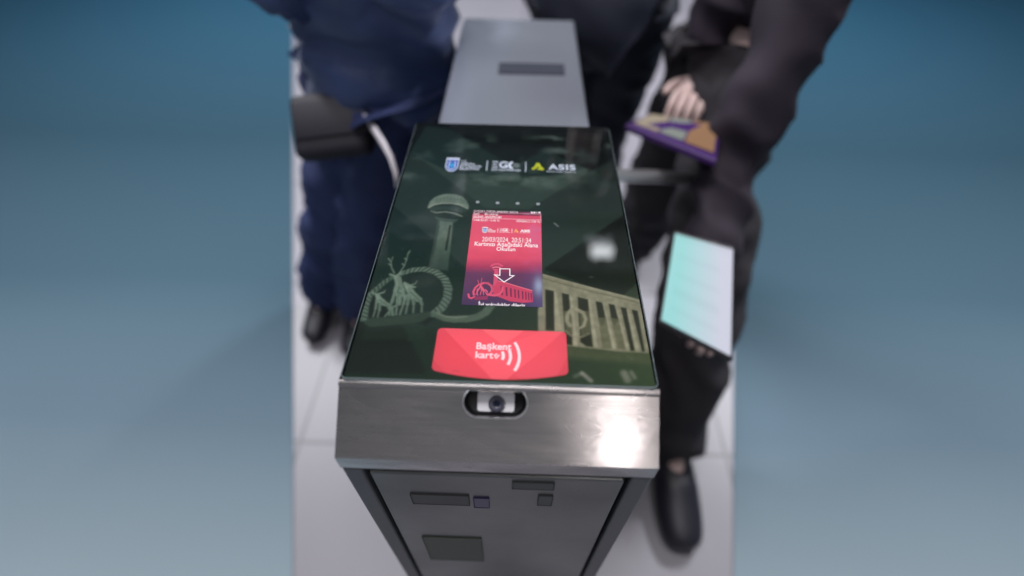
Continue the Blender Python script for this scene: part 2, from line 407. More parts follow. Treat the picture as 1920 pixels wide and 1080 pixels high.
link('lens_glass', mesh_from([slope_pt(c[0]+R0*.40*math.cos(2*math.pi*k/N), c[1]+R0*.40*math.sin(2*math.pi*k/N), .0095) for k in range(N)], [list(range(N))]),
     mat('lens_glass', (.012, .015, .04), .08, spec=.8), scan)

# --- printed sheet under the glass
S = Sheet(X0-W/2+.001, X0+W/2-.001, Y0+.001, Y0+LEN-.001, .0006)
u = (S.U-(X0-W/2))/W; v = (S.V-Y0)/LEN
def ramp(t, stops):
    out = np.zeros(t.shape+(3,)); xs = [s_[0] for s_ in stops]; cs_ = np.array([lin(s_[1]) for s_ in stops])
    for k in range(3): out[..., k] = np.interp(t, xs, cs_[:, k])
    return out
left = ramp(v, [(0, (26, 62, 44)), (.15, (34, 66, 56)), (.4, (25, 66, 62)), (.7, (18, 56, 56)), (1, (8, 30, 34))])
right = ramp(v, [(0, (66, 92, 58)), (.15, (78, 96, 66)), (.4, (36, 62, 46)), (.65, (14, 30, 32)), (1, (5, 16, 24))])
k = (u**1.9)[..., None]
S.C = left*(1-k)+right*k
n1 = S.noise(26, 40, 5, 3); n2 = S.noise(90, 160, 4, 5)
# facets of the chevron pattern
def chev(pts, c, a, soft=.0009): S.poly(G(pts), c, min(1, a*1.45), soft)
chev([(770, 284), (783, 293), (910, 390), (992, 392), (1102, 324), (1096, 314), (1060, 300), (1022, 280), (969, 309), (937, 298), (845, 243), (800, 236)], (52, 84, 80), .28)
chev([(783, 293), (910, 390), (992, 392), (1102, 324), (1100, 316), (1040, 330), (960, 330), (850, 325)], (74, 96, 86), .34)
chev([(736, 384), (879, 507), (870, 560), (1020, 575), (1020, 504), (1169, 403), (1150, 300), (1102, 324), (992, 392), (910, 390), (783, 293), (760, 300)], (70, 92, 84), .26)
chev([(1020, 504), (1169, 403), (1210, 560), (1169, 553), (1100, 535)], (4, 16, 14), .35)
chev([(640, 700), (690, 540), (760, 620), (800, 700)], (10, 30, 24), .35)
chev([(1169, 553), (1196, 529), (1212, 600)], (90, 110, 84), .25)
# clouds
cl = np.clip((n1-.53)*6, 0, 1)*np.clip((v-.60)*5, 0, 1)*np.clip((.99-v)*12, 0, 1)
S.blend(cl*.30*np.clip(1-abs(u-.55)*1.2, 0, 1), (120, 146, 138))
def cloud(cx, cy, rx, ry, a, seed):
    gx, gy = g(cx, cy); gx2, _ = g(cx+rx, cy); _, gy2 = g(cx, cy-ry)
    d = np.hypot((S.U-gx)/(gx2-gx), (S.V-gy)/(gy2-gy))
    nn = S.noise(60, 110, 5, seed)
    S.blend(np.clip((1-d)*1.2, 0, 1)*np.clip((nn-.42)*5, 0, 1)*a, (128, 150, 144))
cloud(1030, 262, 40, 14, .5, 8); cloud(1050, 282, 45, 9, .4, 9); cloud(905, 265, 34, 9, .28, 10); cloud(1140, 275, 30, 10, .32, 11)
cloud(970, 335, 130, 22, .30, 12); cloud(760, 330, 30, 10, .22, 13)
# tower on the left (x = 640+X/3.6, y = 340+Y/3.6)
t = crop(640, 340, 3.6)
TW = (104, 130, 116)
A = S.poly(t([(655, 255), (755, 262), (742, 400), (716, 600), (590, 590), (620, 440)]), (92, 118, 104))
fade = np.clip((S.V-g(720, 505)[1])/.05, 0, 1)
S.blend(A*(1-fade)*.75, (30, 66, 60))
S.poly(t([(655, 255), (668, 256), (610, 590), (590, 590), (620, 440)]), (62, 88, 80), .8)
S.poly(t([(728, 295), (742, 297), (712, 470), (698, 465)]), (26, 52, 48), .9)
S.line(t([(662, 300), (640, 400), (615, 500)]), .0007, (34, 62, 56), .7)
S.poly(t([(628, 225), (790, 238), (788, 262), (760, 278), (690, 272), (652, 262), (634, 245)]), (72, 98, 88))
S.poly(t([(608, 195), (828, 205), (822, 235), (780, 258), (700, 252), (640, 240), (612, 222)]), (44, 72, 64))
S.line(t([(608, 200), (640, 212), (700, 205), (760, 215), (815, 236)]), .0014, (128, 150, 134))
S.poly(t([(585, 165), (858, 172), (856, 195), (825, 215), (760, 198), (690, 190), (620, 205), (590, 188)]), (58, 86, 78))
S.poly(t([(585, 168), (600, 135), (630, 108), (670, 92), (715, 85), (770, 88), (815, 102), (845, 130), (860, 165), (856, 190), (845, 178), (800, 160), (740, 150), (680, 150), (625, 160), (590, 180)]), TW)
S.line(t([(588, 178), (625, 158), (680, 148), (740, 148), (800, 158), (850, 182)]), .0013, (148, 168, 150))
for i in range(9):
    S.line(t([(640+i*24, 112-8*math.sin(i/8*3.14)), (655+i*24, 148)]), .0005, (66, 92, 82), .7)
    S.line(t([(655+i*22, 108-8*math.sin(i/8*3.14)), (636+i*24, 146)]), .0005, (66, 92, 82), .6)
S.line(t([(610, 135), (700, 112), (800, 122), (850, 150)]), .0006, (66, 92, 82), .7)
# sculpture: twisted ring, horned deer, plinth
def rope(pts, w, c, dark, step=.0046, w2=None):
    P = t(pts); w2 = w2 or w; S.line(P, w, c, 1., None, w2)
    acc = 0
    for i in range(len(P)-1):
        a, b = np.array(P[i]), np.array(P[i+1]); L = np.hypot(*(b-a)); d = (b-a)/L; n = np.array([-d[1], d[0]]); q = -acc
        ww = w+(w2-w)*i/max(1, len(P)-2)
        while q+step <= L:
            q += step; m = a+d*q
            S.line([tuple(m-n*ww*.46-d*.0018), tuple(m+n*ww*.10), tuple(m+n*ww*.46+d*.0018)], .0010, dark, .8)
            S.line([tuple(m-n*ww*.44-d*.0005), tuple(m+n*ww*.44+d*.0030)], .0007, (140, 162, 144), .45)
        acc = L-q
rope([(405, 622), (480, 598), (560, 592), (640, 612), (698, 660), (722, 720), (715, 790), (680, 850), (630, 895)], .0058, (84, 112, 98), (36, 62, 54), w2=.0085)
rope([(345, 645), (290, 682), (240, 725), (190, 770), (162, 840), (150, 925)], .0050, (74, 104, 90), (34, 60, 52), w2=.0070)
S.line(t([(640, 900), (700, 925), (770, 935), (840, 925)])+crop(850, 470, 8.305)([(0, 1060), (200, 1070), (380, 1030), (500, 965), (590, 850)]), .0062, (84, 108, 90), 1., None, .0078)
S.line(t([(640, 888), (700, 912), (770, 920), (850, 912)]), .0012, (128, 148, 126), .6)
DC = (104, 132, 114)
S.poly(t([(175, 925), (330, 915), (600, 878), (610, 905), (560, 945), (450, 960), (200, 985), (150, 960)]), (58, 84, 70), .9)
S.poly(t([(235, 1000), (415, 975), (410, 1010), (300, 1030), (235, 1022)]), (22, 48, 40), .8)
S.poly(t([(160, 985), (560, 950), (560, 1060), (120, 1075)]), (52, 78, 62), .35, .004)
S.poly(t([(520, 960), (590, 915), (640, 915), (570, 975)]), (22, 46, 38), .6)
def deer(body, legs, neck, head, antlers, s):
    for L in legs: S.line(t(L), .0026*s, DC, 1., None, .0016*s)
    for L in legs: S.line(t([(a+3, b) for a, b in L]), .0006*s, (48, 76, 66), .7)
    S.line(t(body), .0058*s, DC, 1., None, .0046*s); S.line(t(neck), .0044*s, DC, 1., None, .0030*s)
    S.line(t(head), .0024*s, DC)
    for L in antlers: S.line(t(L), .0011*s, DC, 1., None, .0007)
    S.line(t([(a+6, b+8) for a, b in body]), .0012*s, (46, 74, 64), .7)
    S.line(t([(a-5, b) for a, b in neck]), .0008*s, (150, 172, 152), .6)
S.poly(t([(350, 642), (372, 632), (402, 642), (412, 690), (432, 742), (425, 775), (395, 782), (362, 772), (352, 735), (364, 690)]), DC, .95)
S.poly(t([(428, 700), (450, 695), (475, 712), (505, 760), (545, 790), (545, 815), (500, 812), (462, 792), (440, 775), (452, 735)]), DC, .92)
S.poly(t([(232, 765), (256, 762), (275, 790), (318, 825), (318, 845), (275, 838), (238, 815)]), DC, .9)
S.poly(t([(395, 700), (412, 740), (405, 775), (380, 780)]), (58, 88, 76), .55, .002); S.poly(t([(470, 730), (520, 790), (500, 812), (465, 792)]), (58, 88, 76), .55, .002)
deer([(385, 705), (372, 740), (400, 748)], [[(365, 740), (340, 820), (322, 905)], [(385, 740), (378, 820), (370, 900)], [(405, 740), (395, 830), (345, 850), (352, 905)], [(420, 730), (430, 800), (398, 895)]],
     [(382, 710), (378, 670), (368, 640)], [(330, 628), (365, 640), (400, 622)], [[(358, 620), (338, 580), (335, 545), (348, 510)], [(338, 570), (320, 556)], [(335, 545), (318, 520)], [(396, 615), (425, 570), (440, 530), (452, 480)], [(425, 570), (412, 555)], [(440, 530), (428, 518)], [(450, 490), (464, 468)]], 1.0)
deer([(460, 740), (500, 775), (525, 800)], [[(460, 765), (448, 830), (435, 892)], [(480, 780), (490, 830), (486, 885)], [(525, 795), (545, 830), (543, 880)], [(440, 770), (420, 830), (395, 900)]],
     [(455, 735), (440, 705), (430, 690)], [(425, 684), (465, 705), (495, 715)], [[(470, 700), (500, 690), (510, 672)], [(440, 690), (415, 700)]], .95)
deer([(250, 790), (280, 812), (310, 832)], [[(240, 800), (232, 860), (215, 915)], [(262, 815), (258, 870), (245, 915)], [(310, 830), (330, 870), (295, 912)], [(320, 830), (345, 860), (340, 905)]],
     [(250, 790), (240, 765)], [(205, 750), (240, 762), (285, 750)], [[(262, 755), (292, 745), (296, 732)]], .8)
# colonnade on the right (x = 980+X/3.273, y = 400+Y/3.273)
w_ = crop(980, 400, 3.273)
BG_ = (140, 140, 108)
wallA = S.poly(w_([(122, 372), (250, 408), (450, 462), (640, 510), (735, 538), (762, 640), (800, 858), (600, 850), (270, 812), (95, 740), (95, 600)]), BG_, .92)
S.blend(wallA*np.clip((S.noise(150, 30, 4, 21)-.5)*3, -1, 1).clip(0, 1)*.25, (96, 100, 74))
S.blend(wallA*np.clip((S.noise(300, 300, 3, 22)-.5)*4, 0, 1)*.25, (170, 166, 132))
S.line(w_([(122, 398), (250, 434), (450, 486), (640, 530), (735, 556)]), .0010, (82, 86, 64), .7)
S.line(w_([(122, 375), (250, 411), (450, 465), (640, 513), (735, 540)]), .0012, (172, 170, 138), .7)
S.line(w_([(125, 450), (200, 470)]), .0010, (160, 158, 128), .6)
for q, bot in (([(138, 466), (192, 476), (198, 722), (168, 722), (140, 718)], None),
               ([(240, 488), (286, 498), (312, 700), (308, 812), (262, 806)], None), ([(336, 512), (402, 528), (434, 822), (392, 818), (352, 790)], None),
               ([(447, 538), (490, 548), (512, 640), (484, 700), (462, 640)], 1), ([(527, 553), (566, 562), (590, 650), (562, 690), (540, 640)], 1),
               ([(600, 573), (638, 582), (690, 845), (662, 845)], None), ([(668, 590), (706, 598), (752, 850), (732, 850)], None)):
    S.poly(w_(q), (34, 50, 36), .88)
for q in ([(192, 476), (205, 480), (240, 720), (198, 722)], [(286, 498), (300, 502), (338, 812), (308, 812)], [(402, 528), (414, 530), (462, 824), (434, 822)],
          [(490, 548), (498, 550), (572, 832), (552, 832)], [(566, 562), (574, 564), (655, 842), (636, 838)], [(638, 582), (646, 584), (716, 850), (690, 845)]):
    S.poly(w_(q), (172, 170, 134), .6)
for q in ([(462, 640), (512, 640), (550, 830), (490, 828)], [(540, 640), (590, 650), (634, 836), (582, 830)], [(252, 600), (296, 600), (306, 730), (270, 750)], [(348, 600), (408, 600), (420, 720), (360, 760)]):
    S.poly(w_(q), (104, 108, 78), .8)
S.line(w_([(300, 590), (275, 620), (272, 660), (290, 690)]), .0034, (150, 148, 116), .9); S.line(w_([(330, 590), (372, 610), (388, 650), (375, 690), (350, 705)]), .0036, (158, 156, 122), .9, None, .0020)
S.line(w_([(262, 720), (300, 752), (360, 760), (412, 735)]), .0016, (140, 138, 106), .7)
S.poly(w_([(95, 740), (270, 812), (600, 850), (800, 858), (812, 930), (90, 870)]), (92, 104, 70), .7, .006)
# dark fading towards the far right corner, scuffs and dust
for (a, b, c_, d_, w__, al) in ((1092, 700, 1108, 714, .0022, .5), (1170, 700, 1176, 712, .006, .22), (1184, 698, 1190, 708, .003, .2), (1078, 706, 1090, 700, .002, .2)):
    S.line([g(a, b), g(c_, d_)], w__, (196, 190, 180), al, .003)
for i in range(70):
    uu, vv = X0+(random.random()-.5)*W*.95, Y0+random.random()*LEN*.97
    S.line([(uu, vv), (uu+random.uniform(-.0006, .0006), vv+.0004)], .0004, (150, 165, 165), random.uniform(.15, .6))
S.line([g(1039, 418), g(1047, 425)], .0006, (190, 200, 200), .7); S.line([g(1105, 519), g(1112, 520)], .0005, (150, 165, 150), .5)
S.C *= (0.96+.10*S.noise(600, 600, 2, 31))[..., None]
GAIN = 1.0
lum = S.C.mean(axis=2, keepdims=True); S.C = S.C*np.clip(lum/.155, .12, 1.15)**.55*.86; lum2 = S.C.mean(axis=2, keepdims=True); q2 = np.clip(lum2/.2, 0, 1)*.35; S.C = S.C*(1-q2)+lum2*q2*np.array([1.02, 1., .92])
nz_ = S.noise(220, 220, 4, 51); S.C *= (1+(nz_-.5)*.55*np.clip(S.C.mean(axis=2)/.12, 0, 1))[..., None]
for _ in range(3):
    p_ = np.pad(S.C, ((1, 1), (1, 1), (0, 0)), 'edge')
    S.C = (p_[1:-1, 1:-1]*2+p_[:-2, 1:-1]+p_[2:, 1:-1]+p_[1:-1, :-2]+p_[1:-1, 2:])/6
S.C *= GAIN
art = link('printed_artwork', S.build(ZP), PRINT, gate)

ZT = ZP+.00012
def ribbon(P, w, z=ZT, w2=None, closed=False):
    P = [Vector(p) for p in P]; n = len(P); vs = []
    for i, p in enumerate(P):
        a = P[(i-1) % n] if (closed or i > 0) else p; b = P[(i+1) % n] if (closed or i < n-1) else p
        d1 = (p-a).normalized() if (p-a).length > 1e-9 else (b-p).normalized(); d2 = (b-p).normalized() if (b-p).length > 1e-9 else d1
        tt = (d1+d2).normalized(); nn = Vector((-tt.y, tt.x)); kk = 1/max(.35, abs(nn.dot(Vector((-d1.y, d1.x)))))
        ww = (w if w2 is None else w+(w2-w)*i/(n-1))/2*kk
        vs += [(p.x+nn.x*ww, p.y+nn.y*ww, z), (p.x-nn.x*ww, p.y-nn.y*ww, z)]
    m = n if closed else n-1
    fs = [[2*i, 2*i+1, (2*i+3) % (2*n), (2*i+2) % (2*n)] for i in range(m)]
    return mesh_from(vs, fs)
def flat(P, z=ZT): return mesh_from([(a, b, z) for a, b in P], [list(range(len(P)))])
def join(ms):
    bm = bmesh.new()
    for m in ms: bm.from_mesh(m)
    out = bpy.data.meshes.new('j'); bm.to_mesh(out); bm.free(); return out
def text_mesh(s, box, z=ZT, bold=0., shear=0., cut=None, spacing=1.):
    """lettering fitted into a box (u0, u1, v0, v1) of the sheet"""
    c = bpy.data.curves.new('t', 'FONT'); c.body = s; c.offset = bold; c.shear = shear; c.space_character = spacing; c.resolution_u = 4
    o = bpy.data.objects.new('t', c); COL.objects.link(o)
    dg = bpy.context.evaluated_depsgraph_get(); me = bpy.data.meshes.new_from_object(o.evaluated_get(dg)); bpy.data.objects.remove(o)
    xs = [v.co.x for v in me.vertices]; ys = [v.co.y for v in me.vertices]
    a, b, c_, d = min(xs), max(xs), min(ys), max(ys)
    for v in me.vertices:
        v.co = Vector((box[0]+(v.co.x-a)/(b-a)*(box[1]-box[0]), box[2]+(v.co.y-c_)/(d-c_)*(box[3]-box[2]), z))
    if cut is not None:
        bm = bmesh.new(); bm.from_mesh(me)
        bmesh.ops.bisect_plane(bm, geom=bm.verts[:]+bm.edges[:]+bm.faces[:], plane_co=(0, cut, z), plane_no=(0, -1, 0), clear_outer=True)
        bm.to_mesh(me); bm.free()
    return me
def tb(x0, x1, y0, y1, z=ZP):           # box on the sheet from the picture: left, right, top, bottom (at its middle column)
    xc, yc = (x0+x1)/2, (y0+y1)/2
    return (g(x0, yc, z)[0], g(x1, yc, z)[0], g(xc, y1, z)[1], g(xc, y0, z)[1])
def cb(x0, y0, s): return lambda a, b, c_, d: tb(x0+a/s, x0+b/s, y0+c_/s, y0+d/s)
# --- logos on the glass
c2 = crop(820, 280, 11.294); b2 = cb(820, 280, 11.294); c3 = crop(960, 280, 11.294); b3 = cb(960, 280, 11.294)
def shield_poly(x0, x1, ytop, ybot, n=10):
    pts = [(x0, ytop), (x1, ytop)]; m = ybot+(ytop-ybot)*.42; pts.append((x1, m))
    for k in range(1, n):
        th = math.pi*k/n; pts.append(((x0+x1)/2+(x1-x0)/2*math.cos(th), m+(ybot-m)*math.sin(th)))
    pts.append((x0, m)); return pts
def emblem(x0, x1, y0, y1, parent, blue, white, cyan, z):
    e = link('emblem', flat(shield_poly(x0, x1, y1, y0), z), white, parent)
    w, h = x1-x0, y1-y0
    link('emblem_field', flat(shield_poly(x0+w*.08, x1-w*.08, y1-h*.15, y0+h*.06), z+.00006), blue, parent)
    f = lambda a, b: (x0+w*a, y0+h*b); zz = z+.00012
    ms = [ribbon([f(.27, .36), f(.27, .78)], w*.07, zz), ribbon([f(.73, .36), f(.73, .78)], w*.07, zz), ribbon([f(.18, .55), f(.36, .55)], w*.04, zz), ribbon([f(.64, .55), f(.82, .55)], w*.04, zz),
          ribbon([f(.36, .74), f(.46, .70)], w*.05, zz), ribbon([f(.55, .70), f(.64, .76)], w*.05, zz),
          ribbon([f(.22, .40), f(.26, .26), f(.38, .15), f(.5, .20), f(.62, .15), f(.74, .26), f(.78, .40)], w*.07, zz)]
    link('emblem_minaret', join(ms), white, parent)
    link('emblem_dome', flat([f(.34, .34), f(.66, .34), f(.68, .46), f(.62, .56), f(.5, .60), f(.38, .56), f(.32, .46)], zz+.00005), cyan, parent)
    link('emblem_stem', flat([f(.44, .22), f(.56, .22), f(.58, .335), f(.42, .335)], zz+.00005), cyan, parent)
p0 = g(834.5, 309); p1 = g(859.5, 309); vt = g(848, 296)[1]; vb = g(848, 322)[1]
emblem(p0[0]+.0006, p1[0]+.0002, vb, vt, art, BLUEINK, LETTER, CYANINK, ZT)
for s, bx, bo in (('T.C.', b2(500, 630, 236, 272), .02), ('ANKARA', b2(492, 802, 288, 326), .02), ('BÜYÜKŞEHİR', b2(482, 942, 328, 392), .02), ('BELEDİYESİ', b2(470, 885, 384, 436), .02)):
    link('lettering', text_mesh(s, bx, bold=bo), LETTER, art)
link('divider', ribbon(c2([(1064, 246), (1040, 450)]), .0011), LETTER, art); link('divider', ribbon(c2([(1876, 274), (1866, 480)]), .0011), LETTER, art)
link('logo_mark', join([ribbon(c2([(1172, 265), (1292, 270)]), .0019), ribbon(c2([(1166, 320), (1268, 325)]), .0019), ribbon(c2([(1160, 376), (1282, 382)]), .0019)]), LETTER, art)
link('lettering', text_mesh('G', b2(1308, 1492, 258, 402), bold=.035), LETTER, art)
link('logo_mark', ribbon(c2([(1606, 276), (1565, 284), (1538, 312), (1530, 340), (1538, 370), (1560, 394), (1600, 402)]), .0034), LETTER, art)
gl = []
for a in (1600, 1630, 1660, 1690, 1720, 1745): gl.append(ribbon(c2([(a+4, 305+abs(a-1672)*.15), (a+(a-1672)*.05, 385-abs(a-1672)*.12)]), .0006))
for b in (302, 325, 350, 378): gl.append(ribbon(c2([(1598+abs(b-340)*.5, b), (1750-abs(b-340)*.5, b+4)]), .0006))
link('globe_mark', join([flat(c2([(1590, 342), (1615, 305), (1672, 292), (1730, 306), (1755, 344), (1728, 380), (1670, 390), (1612, 378)]), ZT-.00004)]), GREYINK, art)
link('globe_mark', join(gl), mat('dark_ink', (.015, .035, .035), .6), art)
link('lettering', text_mesh('EGO Genel Müdürlüğü', b2(1150, 1760, 412, 468), bold=.015), LETTER, art)
link('triangle_mark', join([ribbon(c3([(425, 425), (455, 412), (492, 385), (525, 345), (540, 308), (556, 308)]), .0037), ribbon(c3([(548, 300), (566, 325), (588, 365), (620, 398), (665, 428)]), .0036, ZT+.00005), ribbon(c3([(668, 432), (600, 424), (535, 412)]), .0032, ZT+.0001)]), LIMEINK, art)
link('lettering', text_mesh('ASIS', b3(768, 1342, 322, 438), bold=.03, spacing=1.12), LETTER, art)
link('lettering', text_mesh('Elektronik ve Bilişim Sistemleri A.Ş.', b3(740, 1360, 456, 502)), LETTER, art)

# --- four dim sensor dots above the screen
for px, py in ((895.5, 379), (933, 380.5), (970.5, 381.5), (1009, 382.5)):
    gx, gy = g(px, py)
    link('sensor_dot', flat([(gx+.0021*math.cos(2*math.pi*k/20), gy+.0021*math.sin(2*math.pi*k/20)) for k in range(20)]), mat('pearl', (.40, .44, .50), .3), gate)

# --- screen
su0, su1 = -.0372+X0-.0004, .0357+X0; sv0, sv1 = Y0+.0782, Y0+.2110
def gs(px, py): return g(px, py)
q = [g(887, 394), g(1014, 400), g(1018, 577), g(866, 571)]
su0 = (q[0][0]+q[3][0])/2; su1 = (q[1][0]+q[2][0])/2; sv1 = (q[0][1]+q[1][1])/2; sv0 = (q[2][1]+q[3][1])/2
D = Sheet(su0, su1, sv0, sv1, .0003)
u = (D.U-su0)/(su1-su0); v = (D.V-sv0)/(sv1-sv0)
D.C = ramp(v, [(0, (66, 44, 84)), (.14, (84, 52, 88)), (.30, (104, 56, 92)), (.37, (168, 56, 92)), (.46, (220, 74, 104)), (.62, (232, 84, 112)), (.85, (226, 84, 114)), (.955, (214, 76, 106)), (.957, (110, 40, 66)), (1, (96, 36, 60))])
nz = D.noise(60, 90, 5, 41)
D.C *= (0.90+.22*nz)[..., None]
D.blend(np.clip((nz-.5)*4, 0, 1)*np.clip((u-.45)*2, 0, 1)*np.clip((v-.3)*4, 0, 1)*.45, (190, 110, 160))
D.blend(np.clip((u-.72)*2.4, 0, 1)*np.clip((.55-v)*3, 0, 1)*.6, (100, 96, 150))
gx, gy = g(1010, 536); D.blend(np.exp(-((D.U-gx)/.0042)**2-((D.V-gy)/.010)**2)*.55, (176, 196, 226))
k = crop(850, 470, 8.305)
PK = (222, 84, 118); PD = (120, 44, 82)
D.poly(k([(640, 300), (705, 318), (690, 480), (770, 560), (620, 560)]), PK, .9)
D.line(k([(590, 240), (640, 212), (700, 208), (760, 240)]), .0022, PK); D.line(k([(615, 268), (660, 258), (715, 262), (740, 280)]), .0014, (235, 130, 150)); D.line(k([(630, 296), (690, 298)]), .0016, PK)
D.poly(k([(625, 560), (700, 470), (790, 492), (1000, 556), (1225, 622), (1240, 800), (1100, 815), (880, 790), (620, 690)]), (206, 66, 100), .95)
D.line(k([(700, 472), (790, 494), (1000, 558), (1225, 624)]), .0008, (240, 120, 140))
for a in (735, 810, 880, 945, 1000, 1065, 1115, 1160, 1200):
    yy = 548+(a-735)*.24; D.poly(k([(a, yy), (a+30-(a-735)*.02, yy+8), (a+38-(a-735)*.03, 700+(a-735)*.18), (a+8, 690+(a-735)*.2)]), (84, 34, 72), .85)
D.line(k([(420, 530), (470, 505), (540, 510), (595, 550), (612, 610), (585, 665), (540, 690)]), .0024, PK); D.line(k([(400, 530), (345, 575), (312, 640), (320, 690)]), .0020, PK)
for i in range(12):
    th = i/12*2.9; a = 520+92*math.cos(1.9-th); b = 600-92*math.sin(1.9-th); D.line(k([(a-8, b-8), (a+10, b+6)]), .0004, PD, .8)
for L in ([(430, 540), (400, 600), (350, 690)], [(430, 540), (440, 610), (420, 690)], [(440, 560), (480, 620), (520, 680)], [(450, 600), (470, 640), (470, 690)], [(380, 600), (370, 650), (380, 700)], [(500, 610), (530, 640), (520, 690)]):
    D.line(k(L), .0013, (226, 92, 126), 1., None, .0008)
D.line(k([(400, 520), (380, 460)]), .0006, PK); D.line(k([(430, 520), (446, 430)]), .0006, PK)
D.line(k([(235, 680), (245, 730), (280, 745), (330, 720)]), .0018, PK); D.line(k([(560, 690), (650, 700), (720, 680), (760, 630), (768, 570)]), .0026, PK, 1., None, .0020)
D.poly(k([(325, 720), (540, 705), (535, 765), (330, 770)]), (150, 50, 92), .9)
D.C *= 1.08; D.C = D.C*.94+.012
LZ = ZP+.00025
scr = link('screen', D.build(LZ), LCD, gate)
SZ = LZ+.0001
b4 = cb(850, 360, 8.305); c4 = crop(850, 360, 8.305); b5 = cb(850, 470, 8.305); c5 = crop(850, 470, 8.305)
for s, bx, bo in (('EI:1291038 01  ZV0809500', b4(325, 655, 290, 312), .0), ('20/03/2024  20:51:34', b4(675, 1008, 302, 326), .01),
                  ('HAT:', b4(330, 412, 332, 360), .01), ('M1 (Giriş)', b4(490, 695, 336, 370), .01), ('DURAK: AKKÖPRÜ-M1', b4(325, 748, 368, 408), .01),
                  ('TAM BİLET: 15.00 TL', b4(318, 726, 420, 458), .01), ('ÖĞRENCİ: 7.50 TL', b4(982, 1352, 436, 478), .01),
                  ('20/03/2024  20:51:34', b4(447, 1212, 712, 784), .0), ('Kartınızı Aşağıdaki Alana', b4(330, 1318, 782, 872), .012), ('Okutun', b4(672, 965, 862, 922), .012)):
    link('screen_lettering', text_mesh(s, bx, SZ, bo), LCDW, scr)
bx = b5(385, 1120, 800, 890)
link('screen_lettering', text_mesh('İyi yolculuklar dileriz', (bx[0], bx[1], bx[2]-.0002, bx[3]), SZ, .02, cut=sv0+.0002), LCDW, scr)
link('screen_rule', ribbon(c4([(318, 318), (1362, 350)]), .0004, SZ), LCDP, scr); link('screen_rule', ribbon(c4([(312, 405), (1362, 440)]), .0006, SZ), LCDP, scr)
link('screen_rule', ribbon(c4([(322, 318), (302, 450)]), .0004, SZ), LCDP, scr); link('screen_rule', ribbon(c4([(1360, 350), (1366, 478)]), .0004, SZ), LCDP, scr)
link('down_arrow', ribbon(c5([(725, 286), (880, 288), (880, 390), (943, 393), (790, 492), (643, 380), (724, 388)]), .0010, SZ, closed=True), LCDW, scr)
for a, b_ in ((1208, 1238), (1248, 1278), (1296, 1306), (1325, 1355)):
    link('status_icon', flat(c4([(a, 312), (b_, 313), (b_, 336), (a, 335)]), SZ), LCDW, scr)
mx0 = g(850+450/8.305, 360+595/8.305); mx1 = g(850+535/8.305, 360+595/8.305)
mt = g(850+490/8.305, 360+550/8.305)[1]; mb = g(850+490/8.305, 360+640/8.305)[1]
emblem(mx0[0], mx1[0], mb, mt, scr, LCDB, LCDW, glow('lcd_cyan', (110, 190, 240)), SZ)
for s, bx, bo in (('T.C.', b4(545, 590, 568, 580), .02), ('ANKARA', b4(545, 612, 584, 597), .03), ('BÜYÜKŞEHİR', b4(543, 668, 598, 616), .03), ('BELEDİYESİ', b4(542, 650, 616, 632), .03),
                  ('G', b4(762, 818, 572, 618), .03), ('EGO Genel Müdürlüğü', b4(722, 882, 622, 642), .0), ('ASIS', b4(1040, 1194, 590, 632), .04), ('Elektronik ve Bilişim Sistemleri A.Ş.', b4(1034, 1196, 638, 650), .0)):
    link('screen_lettering', text_mesh(s, bx, SZ, bo), LCDW, scr)
link('screen_mark', join([ribbon(c4([(726, 576), (755, 576)]), .0006, SZ), ribbon(c4([(725, 594), (750, 594)]), .0006, SZ), ribbon(c4([(724, 612), (754, 613)]), .0006, SZ),
                          ribbon(c4([(848, 572), (834, 580), (828, 596), (834, 612), (846, 618)]), .0011, SZ), ribbon(c4([(694, 570), (690, 636)]), .0005, SZ), ribbon(c4([(913, 576), (912, 640)]), .0005, SZ)]), LCDW, scr)
link('screen_mark', flat(c4([(845, 596), (855, 586), (870, 588), (880, 600), (870, 612), (852, 610)]), SZ), glow('lcd_salmon', (240, 140, 150)), scr)
link('triangle_mark', join([ribbon(c4([(945, 630), (962, 616), (976, 590), (990, 610), (1012, 630)]), .0010, SZ), ribbon(c4([(1012, 632), (975, 626)]), .0009, SZ+.00005)]), LCDO, scr)

# --- red card area
ST = [(822, 615), (1060, 625)]; 
tl, tr, br, bl, bm_ = g(823, 614), g(1061, 624), g(1066, 703), g(808, 693), g(937, 712)
K = Sheet(0, 1, 0, 1, 1/230)
ys_t = (tl[1]+tr[1])/2; x0_, x1_ = (tl[0]+bl[0])/2, (tr[0]+br[0])/2; ys_b = (bl[1]+br[1])/2; dip = ys_b-bm_[1]; wd = x1_-x0_
uu = K.U.copy(); cr_ = .0036/wd
xx = uu
inset_t = np.where(xx < cr_, .0036*(1-np.sqrt(np.clip(1-(1-xx/cr_)**2, 0, 1))), np.where(xx > 1-cr_, .0036*(1-np.sqrt(np.clip(1-(1-(1-xx)/cr_)**2, 0, 1))), 0))
top = ys_t-inset_t; bot = ys_b-dip*(1-(2*xx-1)**2)+inset_t*.9
K.U = x0_+xx*wd; K.V = bot+(top-bot)*K.V; K.step = .0006
K.C = np.zeros(K.C.shape)+np.array(lin((226, 62, 84)))
s8 = crop(780, 590, 4.909)
K.poly(s8([(240, 110), (1360, 150), (1250, 260), (820, 610), (710, 610)]), (238, 78, 98), 1., .0005)
K.poly(s8([(600, 130), (995, 145), (900, 215), (800, 285)]), (252, 98, 112), .9, .0005)
K.poly(s8([(820, 610), (710, 610), (600, 470), (800, 285), (1180, 150), (1360, 150), (1100, 380)]), (244, 86, 104), .6, .0005)
K.poly(s8([(1250, 600), (1410, 440), (1420, 600)]), (216, 58, 82), .6, .0005); K.poly(s8([(130, 380), (290, 560), (120, 540)]), (212, 52, 76), .7, .0005)
